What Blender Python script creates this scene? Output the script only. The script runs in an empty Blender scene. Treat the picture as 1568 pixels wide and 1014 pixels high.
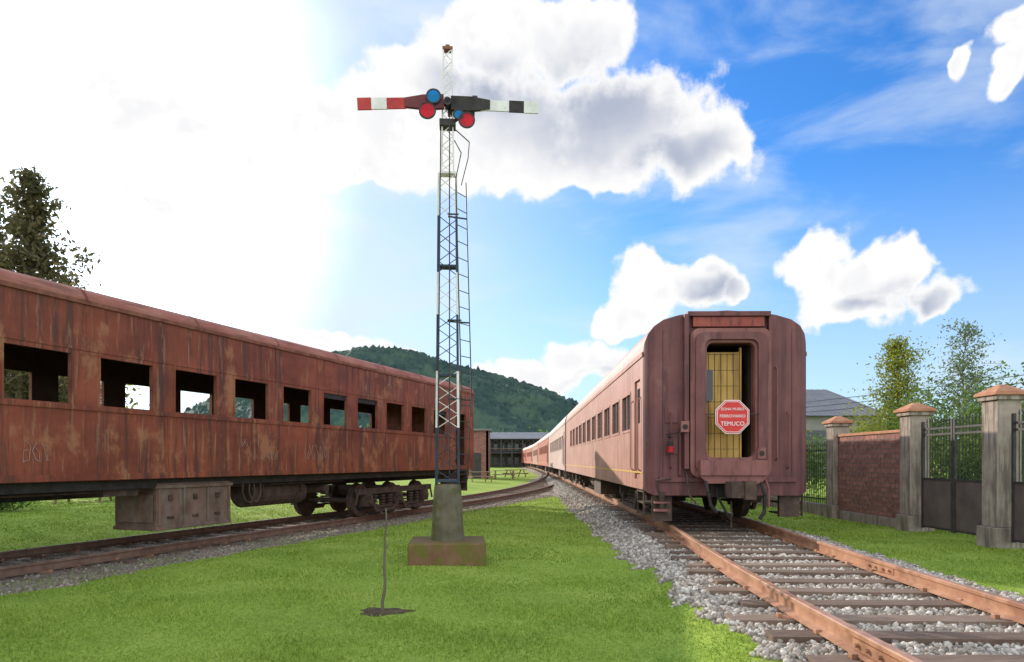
import bpy, math, random
import numpy as np
from mathutils import Vector, Matrix
random.seed(4); rng=np.random.default_rng(7)
sc=bpy.context.scene
sc.view_settings.view_transform='Standard'; sc.view_settings.look='None'; sc.view_settings.exposure=0
COL=sc.collection
F=1100.0; HOR=705.0; CX=784.0; CAMZ=1.5
SAZ=math.radians(-38); SEL=math.radians(20)

# ------------------------------------------------------------ materials
def pmat(name,c1,c2,scale=(3,3,3),rough=.7,bump=.2,metal=0,streak=None,scol=None,sthr=(.5,.65),island=None,detail=5,bscale=None,spec=.3,trans=0,spot=None,spot2=None,isl=.65):
    m=bpy.data.materials.new(name); m.use_nodes=True; nt=m.node_tree; N=nt.nodes; L=nt.links
    b=N['Principled BSDF']; b.inputs['Roughness'].default_value=rough; b.inputs['Metallic'].default_value=metal
    b.inputs['Specular IOR Level'].default_value=spec
    tc=N.new('ShaderNodeTexCoord'); mp=N.new('ShaderNodeMapping'); mp.inputs['Scale'].default_value=scale
    L.new(tc.outputs['Object'],mp.inputs['Vector'])
    no=N.new('ShaderNodeTexNoise'); no.inputs['Scale'].default_value=1; no.inputs['Detail'].default_value=detail; no.inputs['Roughness'].default_value=.6
    L.new(mp.outputs[0],no.inputs['Vector'])
    cr=N.new('ShaderNodeValToRGB'); cr.color_ramp.elements[0].position=.32; cr.color_ramp.elements[1].position=.68
    cr.color_ramp.elements[0].color=(*c1,1); cr.color_ramp.elements[1].color=(*c2,1)
    L.new(no.outputs['Fac'],cr.inputs[0]); out=cr.outputs[0]
    def mixin(out,fac,col,mode='MIX'):
        mx=N.new('ShaderNodeMix'); mx.data_type='RGBA'; mx.blend_type=mode
        L.new(fac,mx.inputs[0]); L.new(out,mx.inputs[6]); mx.inputs[7].default_value=(*col,1); return mx.outputs[2]
    def nz(sc_,thr,gain=1):
        mp2=N.new('ShaderNodeMapping'); mp2.inputs['Scale'].default_value=sc_; mp2.inputs['Location'].default_value=(sc_[0]*3.1,7.7,2.3); L.new(tc.outputs['Object'],mp2.inputs['Vector'])
        n2=N.new('ShaderNodeTexNoise'); n2.inputs['Scale'].default_value=1; n2.inputs['Detail'].default_value=6; n2.inputs['Roughness'].default_value=.65
        L.new(mp2.outputs[0],n2.inputs['Vector'])
        r=N.new('ShaderNodeMapRange'); r.interpolation_type='SMOOTHSTEP'; r.inputs[1].default_value=thr[0]; r.inputs[2].default_value=thr[1]; r.inputs[4].default_value=gain
        L.new(n2.outputs['Fac'],r.inputs[0]); return r.outputs[0]
    if streak: out=mixin(out,nz(streak,sthr,.85),scol)
    if spot: out=mixin(out,nz(spot[0],spot[1],.8),spot[2])
    if spot2: out=mixin(out,nz(spot2[0],spot2[1],.75),spot2[2])
    if island:
        g=N.new('ShaderNodeNewGeometry'); r=N.new('ShaderNodeValToRGB')
        r.color_ramp.elements[0].color=(*island[0],1); r.color_ramp.elements[1].color=(*island[1],1)
        if len(island)>2:
            e=r.color_ramp.elements.new(.6); e.color=(*island[2],1)
        L.new(g.outputs['Random Per Island'],r.inputs[0])
        mx=N.new('ShaderNodeMix'); mx.data_type='RGBA'; mx.inputs[0].default_value=isl
        L.new(out,mx.inputs[6]); L.new(r.outputs[0],mx.inputs[7]); out=mx.outputs[2]
    L.new(out,b.inputs['Base Color'])
    if bump:
        bp=N.new('ShaderNodeBump'); bp.inputs['Strength'].default_value=bump; bp.inputs['Distance'].default_value=.02
        if bscale:
            n3=N.new('ShaderNodeTexNoise'); n3.inputs['Scale'].default_value=bscale; n3.inputs['Detail'].default_value=4
            L.new(tc.outputs['Object'],n3.inputs['Vector']); L.new(n3.outputs['Fac'],bp.inputs['Height'])
        else: L.new(no.outputs['Fac'],bp.inputs['Height'])
        L.new(bp.outputs[0],b.inputs['Normal'])
    if trans:
        tr=N.new('ShaderNodeBsdfTranslucent'); L.new(out,tr.inputs['Color']); ms=N.new('ShaderNodeMixShader'); ms.inputs[0].default_value=trans
        L.new(b.outputs[0],ms.inputs[1]); L.new(tr.outputs[0],ms.inputs[2]); L.new(ms.outputs[0],N['Material Output'].inputs['Surface'])
    return m
M={}
M['rustL']=pmat('rusty_red_paint',(.17,.040,.022),(.34,.088,.042),(.6,.6,1.3),.6,.14,streak=(6,6,.45),scol=(.095,.042,.03),sthr=(.46,.62),bscale=9,spot=((1.7,1.7,1.2),(.54,.66),(.40,.17,.08)),spot2=((13,13,1.2),(.55,.67),(.36,.18,.10)))
M['rustLd']=pmat('rust_trim',(.16,.045,.03),(.30,.12,.07),(4,4,4),.7,.2)
M['roofL']=pmat('rust_roof',(.32,.10,.065),(.44,.19,.13),(1.2,1.2,2),.75,.15,streak=(5,1,5),scol=(.22,.09,.06))
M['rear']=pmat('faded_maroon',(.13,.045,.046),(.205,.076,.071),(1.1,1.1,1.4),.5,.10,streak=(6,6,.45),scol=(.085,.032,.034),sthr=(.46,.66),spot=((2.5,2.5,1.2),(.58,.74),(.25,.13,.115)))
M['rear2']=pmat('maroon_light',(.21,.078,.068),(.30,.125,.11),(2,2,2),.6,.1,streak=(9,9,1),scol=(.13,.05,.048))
M['side']=pmat('faded_pink_paint',(.38,.17,.135),(.50,.25,.205),(.8,.5,1.5),.5,.06,streak=(5,5,.5),scol=(.29,.12,.09),sthr=(.46,.66))
M['pale']=pmat('sun_bleached_paint',(.46,.30,.26),(.58,.42,.38),(.8,.5,1.5),.5,.06,streak=(5,5,.5),scol=(.36,.18,.14),sthr=(.48,.68))
M['silver']=pmat('silver_paint',(.42,.38,.36),(.55,.50,.48),(1,1,2),.45,.05,streak=(4,4,.5),scol=(.4,.3,.27))
M['redcar']=pmat('red_paint',(.34,.08,.06),(.44,.13,.09),(1,1,2),.5,.05)
M['header']=pmat('dull_red_header',(.26,.05,.04),(.34,.09,.065),(3,3,3),.6,.1,streak=(9,9,2),scol=(.14,.04,.04))
M['yellow']=pmat('yellow_line',(.62,.36,.05),(.62,.40,.09),(5,5,5),.5,0,spot=((7,7,7),(.5,.65),(.45,.22,.15)))
M['door']=pmat('ochre_panel',(.46,.26,.06),(.60,.37,.10),(3,3,1.5),.5,.1,streak=(8,8,.8),scol=(.3,.17,.05))
M['black']=pmat('grimy_black',(.018,.016,.015),(.05,.042,.037),(5,5,5),.7,.2)
M['under']=pmat('grimy_steel',(.045,.030,.024),(.12,.075,.055),(5,5,5),.75,.25,spot=((6,6,6),(.55,.7),(.17,.10,.07)))
M['boxgrey']=pmat('grimy_box',(.12,.075,.052),(.24,.17,.13),(4,4,3),.75,.2,streak=(9,9,1.2),scol=(.27,.12,.075),sthr=(.5,.7))
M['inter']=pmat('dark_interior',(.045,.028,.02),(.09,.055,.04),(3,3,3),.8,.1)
M['glass']=pmat('dark_glass',(.02,.022,.025),(.04,.04,.045),(1,1,1),.12,0,spec=.6)
M['rail']=pmat('rail_steel',(.34,.15,.08),(.50,.27,.16),(6,6,6),.42,.1,spec=.5,streak=(2,2,2),scol=(.25,.11,.06))
M['railL']=pmat('rail_rust',(.15,.085,.06),(.26,.16,.11),(6,6,6),.55,.1,spec=.4)
M['sleeper']=pmat('weathered_sleeper',(.11,.068,.046),(.30,.215,.155),(5,16,8),.85,.5,streak=(3,25,3),scol=(.07,.045,.03),island=((.10,.062,.045),(.32,.23,.17)))
M['stone']=pmat('ballast_stone',(.30,.26,.215),(.52,.46,.39),(12,12,12),.85,.2,island=((.09,.07,.058),(.78,.72,.63),(.40,.33,.27)))
M['stoneB']=pmat('old_ballast_stone',(.20,.16,.12),(.36,.30,.24),(2,2,2),.85,.2,island=((.08,.06,.045),(.50,.43,.35),(.26,.205,.155)))
M['blade']=pmat('grass_blades',(.20,.30,.035),(.40,.48,.085),(.5,.5,.5),.6,0,island=((.12,.21,.02),(.50,.58,.13),(.27,.39,.05)),trans=.3,spec=.15,isl=.5,spot=((1.3,1.3,1.3),(.50,.66),(.13,.23,.03)),spot2=((.6,.6,.6),(.56,.7),(.45,.47,.10)))
M['white']=pmat('old_white_paint',(.62,.60,.56),(.80,.78,.74),(6,6,4),.5,.1,spot=((12,12,8),(.60,.70),(.33,.24,.18)))
M['navy']=pmat('dark_blue_paint',(.015,.028,.045),(.04,.055,.08),(6,6,4),.5,.1,spot=((12,12,8),(.6,.7),(.12,.08,.06)))
M['mred']=pmat('signal_red',(.36,.02,.02),(.50,.05,.04),(6,6,6),.45,.05,spot=((9,9,9),(.58,.7),(.25,.06,.05)))
M['sblue']=pmat('lens_blue',(.0,.26,.62),(.01,.34,.70),(2,2,2),.2,0,trans=.5)
M['sred']=pmat('lens_red',(.62,.01,.03),(.72,.03,.05),(2,2,2),.2,0,trans=.4)
M['conc']=pmat('old_concrete',(.09,.075,.05),(.19,.165,.11),(3,3,3),.9,.4,spot=((4,4,4),(.48,.6),(.085,.09,.025)))
M['plinth']=pmat('mossy_concrete',(.15,.075,.04),(.22,.13,.07),(4,4,4),.9,.4,spot=((5,5,5),(.45,.58),(.12,.12,.02)))
M['pillar']=pmat('pillar_render',(.26,.20,.165),(.44,.36,.30),(2.5,2.5,2.5),.9,.3,streak=(9,9,1),scol=(.15,.12,.10),sthr=(.46,.62))
M['terra']=pmat('terracotta_cap',(.38,.16,.09),(.52,.26,.15),(6,6,6),.85,.3)
M['iron']=pmat('wrought_iron',(.03,.028,.03),(.07,.06,.055),(5,5,5),.6,.1)
M['sheet']=pmat('gate_sheet',(.09,.065,.06),(.16,.12,.11),(2,2,2),.6,.1)
M['hill']=pmat('forest_hill',(.022,.050,.046),(.05,.088,.068),(.05,.05,.08),.95,0,spot=((.014,.014,.02),(.48,.6),(.07,.115,.075)))  # bluish distance haze is mixed into the forest's base colour
M['bark']=pmat('bark',(.10,.075,.055),(.2,.16,.12),(8,8,2),.9,.4)
M['wood']=pmat('bench_wood',(.20,.12,.07),(.32,.21,.13),(3,3,9),.8,.2)
M['soil']=pmat('soil',(.05,.035,.017),(.12,.09,.045),(9,9,9),.95,.6)
M['roofG']=pmat('grey_roof',(.15,.15,.16),(.22,.22,.23),(1,1,1),.7,.1)
M['wallG']=pmat('shed_wall',(.20,.18,.17),(.28,.26,.24),(1,1,1),.8,.1)
M['wallD']=pmat('dark_shed_wall',(.05,.045,.045),(.10,.09,.085),(.3,.3,.3),.8,.1)
M['signred']=pmat('sign_red',(.60,.03,.03),(.70,.06,.05),(4,4,4),.4,0)
M['signwhite']=pmat('sign_white',(.8,.8,.8),(.85,.85,.85),(4,4,4),.4,0)
M['chalk']=pmat('chalk_scribble',(.34,.20,.16),(.46,.32,.27),(9,9,9),.8,0)
def leafm(n,a,b,c,t=.4): return pmat(n,a,b,(.5,.5,.5),.6,0,island=(a,b,c),trans=t,spec=.2)
M['leafO']=leafm('leaves_olive',(.07,.07,.03),(.26,.20,.10),(.14,.13,.05),.5)
M['leafY']=leafm('leaves_yellow_green',(.14,.18,.02),(.46,.44,.08),(.30,.33,.05))
M['leafG']=leafm('leaves_green',(.05,.10,.02),(.20,.28,.06),(.11,.18,.035))
M['leafB']=leafm('leaves_birch',(.09,.13,.06),(.28,.33,.17),(.18,.22,.10))
# brick
m=bpy.data.materials.new('rough_brick'); m.use_nodes=True; nt=m.node_tree
tc=nt.nodes.new('ShaderNodeTexCoord'); sp=nt.nodes.new('ShaderNodeSeparateXYZ'); cb=nt.nodes.new('ShaderNodeCombineXYZ')
nt.links.new(tc.outputs['Object'],sp.inputs[0])
ad=nt.nodes.new('ShaderNodeMath'); nt.links.new(sp.outputs[0],ad.inputs[0]); nt.links.new(sp.outputs[1],ad.inputs[1])
nt.links.new(ad.outputs[0],cb.inputs[0]); nt.links.new(sp.outputs[2],cb.inputs[1])
bk=nt.nodes.new('ShaderNodeTexBrick'); bk.inputs['Scale'].default_value=1; bk.inputs['Brick Width'].default_value=.3; bk.inputs['Row Height'].default_value=.11; bk.inputs['Mortar Size'].default_value=.012
bk.inputs['Color1'].default_value=(.34,.14,.11,1); bk.inputs['Color2'].default_value=(.22,.09,.075,1); bk.inputs['Mortar'].default_value=(.16,.11,.09,1)
nzz=nt.nodes.new('ShaderNodeTexNoise'); nzz.inputs['Scale'].default_value=9; nzz.inputs['Detail'].default_value=6
mx=nt.nodes.new('ShaderNodeMix'); mx.data_type='RGBA'; mx.blend_type='OVERLAY'; mx.inputs[0].default_value=.8
nt.links.new(cb.outputs[0],bk.inputs['Vector']); nt.links.new(tc.outputs['Object'],nzz.inputs['Vector'])
nt.links.new(bk.outputs['Color'],mx.inputs[6]); nt.links.new(nzz.outputs['Fac'],mx.inputs[7])
nt.links.new(mx.outputs[2],nt.nodes['Principled BSDF'].inputs['Base Color']); nt.nodes['Principled BSDF'].inputs['Roughness'].default_value=.9
bp=nt.nodes.new('ShaderNodeBump'); bp.inputs['Distance'].default_value=.03; bp.inputs['Strength'].default_value=.8
nt.links.new(nzz.outputs['Fac'],bp.inputs['Height']); nt.links.new(bp.outputs[0],nt.nodes['Principled BSDF'].inputs['Normal'])
M['brick']=m

# ------------------------------------------------------------ mesh builder
class MB:
    def __init__(s): s.v=[]; s.f=[]; s.mi=[]; s.mats=[]
    def m(s,k):
        if k not in s.mats: s.mats.append(k)
        return s.mats.index(k)
    def add(s,vs,fs,k):
        o=len(s.v); s.v+= [tuple(v) for v in vs]; i=s.m(k)
        for f in fs: s.f.append(tuple(o+a for a in f)); s.mi.append(i)
    def box(s,x0,x1,y0,y1,z0,z1,k,T=None):
        vs=[Vector(p) for p in [(x0,y0,z0),(x1,y0,z0),(x1,y1,z0),(x0,y1,z0),(x0,y0,z1),(x1,y0,z1),(x1,y1,z1),(x0,y1,z1)]]
        if T is not None: vs=[T@v for v in vs]
        s.add(vs,[(0,3,2,1),(4,5,6,7),(0,1,5,4),(1,2,6,5),(2,3,7,6),(3,0,4,7)],k)
    def tube(s,p,q,r,k,r2=None,n=8,cap=True):
        p=Vector(p); q=Vector(q); r2=r if r2 is None else r2; d=(q-p)
        if d.length<1e-6: return
        d.normalize(); a=d.orthogonal().normalized(); b=d.cross(a)
        vs=[]
        for c,rr in ((p,r),(q,r2)):
            for i in range(n):
                t=2*math.pi*i/n; vs.append(c+(a*math.cos(t)+b*math.sin(t))*rr)
        fs=[(i,(i+1)%n,n+(i+1)%n,n+i) for i in range(n)]
        if cap: fs+=[tuple(range(n-1,-1,-1)),tuple(range(n,2*n))]
        s.add(vs,fs,k)
    def path(s,pts,r,k,n=8):
        for a,b in zip(pts[:-1],pts[1:]): s.tube(a,b,r,k,n=n)
    def prism(s,poly,axis,a,b,k):
        def P(u,v,w): return {'x':(w,u,v),'y':(u,w,v),'z':(u,v,w)}[axis]
        n=len(poly); vs=[P(u,v,a) for u,v in poly]+[P(u,v,b) for u,v in poly]
        s.add(vs,[(i,(i+1)%n,n+(i+1)%n,n+i) for i in range(n)]+[tuple(range(n-1,-1,-1)),tuple(range(n,2*n))],k)
    def obj(s,name,parent=None,smooth=False,bevel=0):
        me=bpy.data.meshes.new(name); me.from_pydata(s.v,[],s.f); 
        for k in s.mats: me.materials.append(M[k])
        me.polygons.foreach_set('material_index',s.mi); me.update()
        import bmesh
        bm=bmesh.new(); bm.from_mesh(me); bmesh.ops.recalc_face_normals(bm,faces=bm.faces); bm.to_mesh(me); bm.free()
        if smooth: me.polygons.foreach_set('use_smooth',[True]*len(me.polygons))
        o=bpy.data.objects.new(name,me); COL.objects.link(o)
        if parent: o.parent=parent
        if bevel:
            bv=o.modifiers.new('b','BEVEL'); bv.width=bevel; bv.segments=2; bv.limit_method='ANGLE'
        return o
def empty(name,loc=(0,0,0),rz=0):
    e=bpy.data.objects.new(name,None); e.location=loc; e.rotation_euler=(0,0,rz); COL.objects.link(e); return e
def npmesh(name,V,Fa,k,parent=None,smooth=False):
    me=bpy.data.meshes.new(name); nv=len(V); nf,w=Fa.shape
    me.vertices.add(nv); me.vertices.foreach_set('co',V.astype(np.float32).ravel())
    me.loops.add(nf*w); me.loops.foreach_set('vertex_index',Fa.astype(np.int32).ravel())
    me.polygons.add(nf); me.polygons.foreach_set('loop_start',np.arange(0,nf*w,w,dtype=np.int32)); me.polygons.foreach_set('loop_total',np.full(nf,w,dtype=np.int32))
    me.update(calc_edges=True); me.materials.append(M[k])
    if smooth: me.polygons.foreach_set('use_smooth',[True]*nf)
    o=bpy.data.objects.new(name,me); COL.objects.link(o)
    if parent: o.parent=parent
    return o
def wall(mb,axis_x,t,y0,y1,z0,z1,holes,k,kin,ktrim=None):
    ys=sorted({y0,y1,*[h[0] for h in holes],*[h[1] for h in holes]}); zs=sorted({z0,z1,*[h[2] for h in holes],*[h[3] for h in holes]})
    def inh(y,z): return any(h[0]<y<h[1] and h[2]<z<h[3] for h in holes)
    xi=axis_x-t
    for a,b in zip(ys[:-1],ys[1:]):
        for c,d in zip(zs[:-1],zs[1:]):
            if inh((a+b)/2,(c+d)/2): continue
            mb.add([(axis_x,a,c),(axis_x,b,c),(axis_x,b,d),(axis_x,a,d)],[(0,1,2,3)],k)
            mb.add([(xi,a,c),(xi,b,c),(xi,b,d),(xi,a,d)],[(3,2,1,0)],kin)
    for h in holes+[(y0,y1,z0,z1)]:
        a,b,c,d=h; P=[(a,c),(b,c),(b,d),(a,d)]
        for i in range(4):
            p,q=P[i],P[(i+1)%4]; mb.add([(axis_x,*p),(axis_x,*q),(xi,*q),(xi,*p)],[(0,1,2,3)],ktrim or k)

# ------------------------------------------------------------ tracks
dL=Vector((.3228,.9465,0)); nL=Vector((-.9465,.3228,0)); OFFL=11.25
ptsL=[tuple((nL*OFFL+dL*s).xy) for s in range(-16,25)]
def bez(p0,p1,p2,p3,n):
    r=[]
    for i in range(1,n+1):
        t=i/n; r.append(tuple(((1-t)**3*np.array(p0)+3*(1-t)**2*t*np.array(p1)+3*(1-t)*t*t*np.array(p2)+t**3*np.array(p3))))
    return r
e=ptsL[-1]
ptsL+=bez(e,(e[0]+.341*16,e[1]+16),(4.5,58),(4.5,84),30)
ptsL=np.array(ptsL)
cxk=np.array([(-10,3.2),(2,3.16),(5,3.18),(8,3.32),(11,3.55),(13,3.78),(20,3.92),(36,4.15),(60,4.5),(110,4.5),(150,3.6),(220,0)])
def cxR(y): return np.interp(y,cxk[:,0],cxk[:,1])
yy=np.arange(-8,215,1.0); xs=cxR(yy); xs=np.convolve(np.pad(xs,3,mode='edge'),np.ones(7)/7,'valid')
ptsR=np.stack([xs,yy],1)
def zL(y): return -0.05+.4*np.clip((y-30)/45,0,1)**2*(3-2*np.clip((y-30)/45,0,1))
ZR=.35
segL=ptsL
def offL(x,y):
    x=np.asarray(x,float).ravel(); y=np.asarray(y,float).ravel()
    tan=np.gradient(segL,axis=0); tan/=np.linalg.norm(tan,axis=1)[:,None]
    out=np.empty(len(x)); 
    for i in range(0,len(x),20000):
        X=x[i:i+20000,None]-segL[None,:,0]; Y=y[i:i+20000,None]-segL[None,:,1]
        d2=X*X+Y*Y; j=d2.argmin(1); r=np.arange(len(j))
        lat=tan[j,1]*X[r,j]-tan[j,0]*Y[r,j]
        dist=np.sqrt(d2[r,j]); out[i:i+20000]=np.where(dist>np.abs(lat)+1.5,np.sign(lat+1e-9)*dist,lat)
    return out
def ss(a,b,x):
    t=np.clip((x-a)/(b-a),0,1); return t*t*(3-2*t)
def wob(x,y): return .10*np.sin(3.1*x+1.7*y)+.08*np.sin(5.3*y-2.2*x+1)+.06*np.sin(9.7*y+7.1*x)+.05*np.sin(17*y-13*x)
def ground(x,y):
    x=np.asarray(x,float); y=np.asarray(y,float); sh=x.shape; xf=x.ravel(); yf=y.ravel()
    sR=xf-cxR(yf); oR=np.abs(sR); oL=offL(xf,yf); w=wob(xf,yf)
    base=.02*np.sin(.7*xf+.3)*np.sin(.5*yf)+.012*np.sin(2.1*xf+yf)
    far=ss(60,300,np.hypot(xf,yf)); base=base*(1-far)
    wL=np.where(oL>0,1-ss(1.6,3.9,oL),1-ss(1.6,6,-oL)); gL=zL(yf)-.185
    h=base*(1-wL)+gL*wL
    wR=(1-ss(1.40,2.0,oR))*(yf<220); h=h*(1-wR)+(ZR-.20)*wR
    le=np.clip(cxR(yf)-1.74,1.42,2.2)
    bR=np.where(sR<0,1-ss(le-.1,le+.12,oR+w*.7),1-ss(2.0,2.25,oR+w*.6))*(yf<230)
    bLn=np.where(oL>0,1-ss(2.4,3.1,oL+w*2.2),1-ss(1.5,1.9,-oL+w)); 
    return h.reshape(sh),np.maximum(bR,bLn).reshape(sh),oL.reshape(sh),oR.reshape(sh)
def axis(lo,hi,fl,fh,step,g=1.12):
    a=list(np.arange(fl,fh,step)); s=step; v=fh
    while v<hi: a.append(v); s*=g; v+=s
    a.append(hi); s=step; v=fl-step; b=[]
    while v>lo: b.append(v); s*=g; v-=s
    b.append(lo); return np.array(b[::-1]+a)
gx=axis(-4000,4000,-16,10,.12); gy=axis(-60,5000,2,34,.14)
X,Y=np.meshgrid(gx,gy); H,B,_,_=ground(X,Y)
V=np.stack([X.ravel(),Y.ravel(),H.ravel()],1); ny,nx=X.shape
idx=np.arange(ny*nx).reshape(ny,nx)
Fa=np.stack([idx[:-1,:-1],idx[:-1,1:],idx[1:,1:],idx[1:,:-1]],-1).reshape(-1,4)
gm=bpy.data.materials.new('lawn_and_gravel'); gm.use_nodes=True; M['ground']=gm; nt=gm.node_tree; N=nt.nodes; L=nt.links
g=npmesh('ground',V,Fa,'ground',smooth=True)
at=g.data.attributes.new('ballast','FLOAT','POINT'); at.data.foreach_set('value',B.astype(np.float32).ravel())
b=N['Principled BSDF']; b.inputs['Roughness'].default_value=.95; b.inputs['Specular IOR Level'].default_value=.1
tc=N.new('ShaderNodeTexCoord')
def noise(scale,det=4,vec=None):
    n=N.new('ShaderNodeTexNoise'); n.inputs['Scale'].default_value=scale; n.inputs['Detail'].default_value=det; n.inputs['Roughness'].default_value=.65
    L.new(vec or tc.outputs['Object'],n.inputs['Vector']); return n.outputs['Fac']
def ramp(f,els):
    r=N.new('ShaderNodeValToRGB'); r.color_ramp.elements[0].position=els[0][0]; r.color_ramp.elements[0].color=(*els[0][1],1); r.color_ramp.elements[1].position=els[-1][0]; r.color_ramp.elements[1].color=(*els[-1][1],1)
    for p,c in els[1:-1]: e=r.color_ramp.elements.new(p); e.color=(*c,1)
    L.new(f,r.inputs[0]); return r.outputs[0]
def mixc(f,a,b_,mode='MIX'):
    mx=N.new('ShaderNodeMix'); mx.data_type='RGBA'; mx.blend_type=mode
    if isinstance(f,float): mx.inputs[0].default_value=f
    else: L.new(f,mx.inputs[0])
    L.new(a,mx.inputs[6]); L.new(b_,mx.inputs[7]); return mx.outputs[2]
gA=ramp(noise(.7,6),[(.32,(.14,.24,.03)),(.5,(.27,.37,.05)),(.70,(.44,.48,.10))])
gB=ramp(noise(28,4),[(.3,(.08,.16,.02)),(.7,(.42,.52,.10))])
grass=mixc(.5,gA,gB)
sA=ramp(noise(26,5),[(.35,(.11,.09,.07)),(.5,(.30,.25,.20)),(.66,(.50,.45,.38))])
sB=ramp(noise(.8),[(.35,(.34,.28,.22)),(.7,(.18,.135,.10))])
stone=mixc(.4,sA,sB)
a=N.new('ShaderNodeAttribute'); a.attribute_name='ballast'
ad=N.new('ShaderNodeMath'); ad.operation='ADD'; L.new(a.outputs['Fac'],ad.inputs[0])
n5=noise(7,5); s5=N.new('ShaderNodeMath'); s5.operation='SUBTRACT'; L.new(n5,s5.inputs[0]); s5.inputs[1].default_value=.5; L.new(s5.outputs[0],ad.inputs[1])
mr=N.new('ShaderNodeMapRange'); mr.inputs[1].default_value=.4; mr.inputs[2].default_value=.6; L.new(ad.outputs[0],mr.inputs[0])
L.new(mixc(mr.outputs[0],grass,stone),b.inputs['Base Color'])
bp=N.new('ShaderNodeBump'); bp.inputs['Distance'].default_value=.03; bp.inputs['Strength'].default_value=.5; L.new(noise(30,4),bp.inputs['Height']); L.new(bp.outputs[0],b.inputs['Normal'])

PROF=[(-.065,0),(.065,0),(.065,.012),(.012,.03),(.012,.10),(.036,.112),(.036,.14),(.028,.148),(-.028,.148),(-.036,.14),(-.036,.112),(-.012,.10),(-.012,.03),(-.065,.012)]
def sweep(mb,pts,zf,off,k):
    pts=np.array(pts); tan=np.gradient(pts,axis=0); tan/=np.linalg.norm(tan,axis=1)[:,None]; n=len(PROF); vs=[]
    for p,t in zip(pts,tan):
        r=np.array([t[1],-t[0]]); z=zf(p[1])-.148
        for a_,b_ in PROF: q=p+r*(off+a_); vs.append((q[0],q[1],z+b_))
    fs=[]
    for i in range(len(pts)-1):
        for j in range(n): fs.append((i*n+j,i*n+(j+1)%n,(i+1)*n+(j+1)%n,(i+1)*n+j))
    fs+=[tuple(range(n)),tuple(range((len(pts)-1)*n,len(pts)*n))]
    mb.add(vs,fs,k)
SL=[]
def track(name,pts,zf,kr,gap,half=1.3):
    E=empty(name)
    for nm,o in(('rail_left',-.87),('rail_right',.87)):
        mb=MB(); sweep(mb,pts,zf,o,kr); mb.obj(nm,E)
    mb=MB(); pts=np.array(pts); seg=np.linalg.norm(np.diff(pts,axis=0),axis=1); cum=np.concatenate([[0],np.cumsum(seg)])
    for s in np.arange(.3,cum[-1],gap):
        s=s+random.gauss(0,.02); x=np.interp(s,cum,pts[:,0]); y=np.interp(s,cum,pts[:,1]); x2=np.interp(s+.2,cum,pts[:,0]); y2=np.interp(s+.2,cum,pts[:,1])
        a_=math.atan2(-(x2-x),(y2-y))+random.gauss(0,.018)
        T=Matrix.Translation((x+random.gauss(0,.05),y,zf(y)-.148+random.uniform(-.008,-.001)))@Matrix.Rotation(a_,4,'Z')@Matrix.Rotation(random.gauss(0,.006),4,'Y')
        if kr=='rail': SL.append(y)
        w=random.uniform(.09,.12); h=half+random.uniform(-.1,.1); mb.box(-h,h,-w,w,-.16,0,'sleeper',T)
        if y<16:
            for xx in(-.87,.87):
                for dx in(-.1,.1): mb.box(xx+dx-.02,xx+dx+.02,-.03,.03,0,.035,'rail',T)
                mb.box(xx-.085,xx+.085,-.075,.075,0,.006,'rail',T)
    mb.obj('sleepers',E,bevel=.012)
    if kr=='rail':
        mb=MB()
        for (o,yj) in((-.87,4.55),(.87,8.2),(-.87,11.5)):
            x=float(np.interp(yj,pts[:,1],pts[:,0]))+o; z=zf(yj)
            for sgn in(-1,1):
                xa=x+sgn*.014; xb=x+sgn*.036
                mb.box(min(xa,xb),max(xa,xb),yj-.3,yj+.3,z-.115,z-.045,kr)
                for dy in(-.22,-.08,.08,.22): mb.tube((x+sgn*.03,yj+dy,z-.08),(x+sgn*.06,yj+dy,z-.08),.016,kr,n=6)
        mb.obj('joint_bars',E)
    return E
track('railway_track',ptsR,lambda y:ZR,'rail',.62)
track('railway_track.001',ptsL,lambda y:float(zL(np.array(y))),'railL',.66)
SL=np.array(SL)

# stones
t_=(1+5**.5)/2
ICO=np.array([(-1,t_,0),(1,t_,0),(-1,-t_,0),(1,-t_,0),(0,-1,t_),(0,1,t_),(0,-1,-t_),(0,1,-t_),(t_,0,-1),(t_,0,1),(-t_,0,-1),(-t_,0,1)])/1.9
ICF=np.array([(0,11,5),(0,5,1),(0,1,7),(0,7,10),(0,10,11),(1,5,9),(5,11,4),(11,10,2),(10,7,6),(7,1,8),(3,9,4),(3,4,2),(3,2,6),(3,6,8),(3,8,9),(4,9,5),(2,4,11),(6,2,10),(8,6,7),(9,8,1)])
OCT=np.array([(1,0,0),(-1,0,0),(0,1,0),(0,-1,0),(0,0,1),(0,0,-1)],float); OCF=np.array([(0,2,4),(2,1,4),(1,3,4),(3,0,4),(2,0,5),(1,2,5),(3,1,5),(0,3,5)])
def stones(name,P,size,base,fac,parent=None,k='stone'):
    n=len(P); v=base[None]*(1+rng.uniform(-.28,.28,(n,len(base),3)))
    v=v*(size[:,None,None]*rng.uniform(.55,1.15,(n,1,3)))
    q=rng.normal(size=(n,4)); q/=np.linalg.norm(q,axis=1)[:,None]; w,x,y,z=q.T
    R=np.stack([1-2*(y*y+z*z),2*(x*y-w*z),2*(x*z+w*y),2*(x*y+w*z),1-2*(x*x+z*z),2*(y*z-w*x),2*(x*z-w*y),2*(y*z+w*x),1-2*(x*x+y*y)],1).reshape(n,3,3)
    v=np.einsum('nij,nkj->nki',R,v)+P[:,None,:]
    f=(np.arange(n)[:,None,None]*len(base)+fac[None]).reshape(-1,3)
    return npmesh(name,v.reshape(-1,3),f,k,parent)
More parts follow.
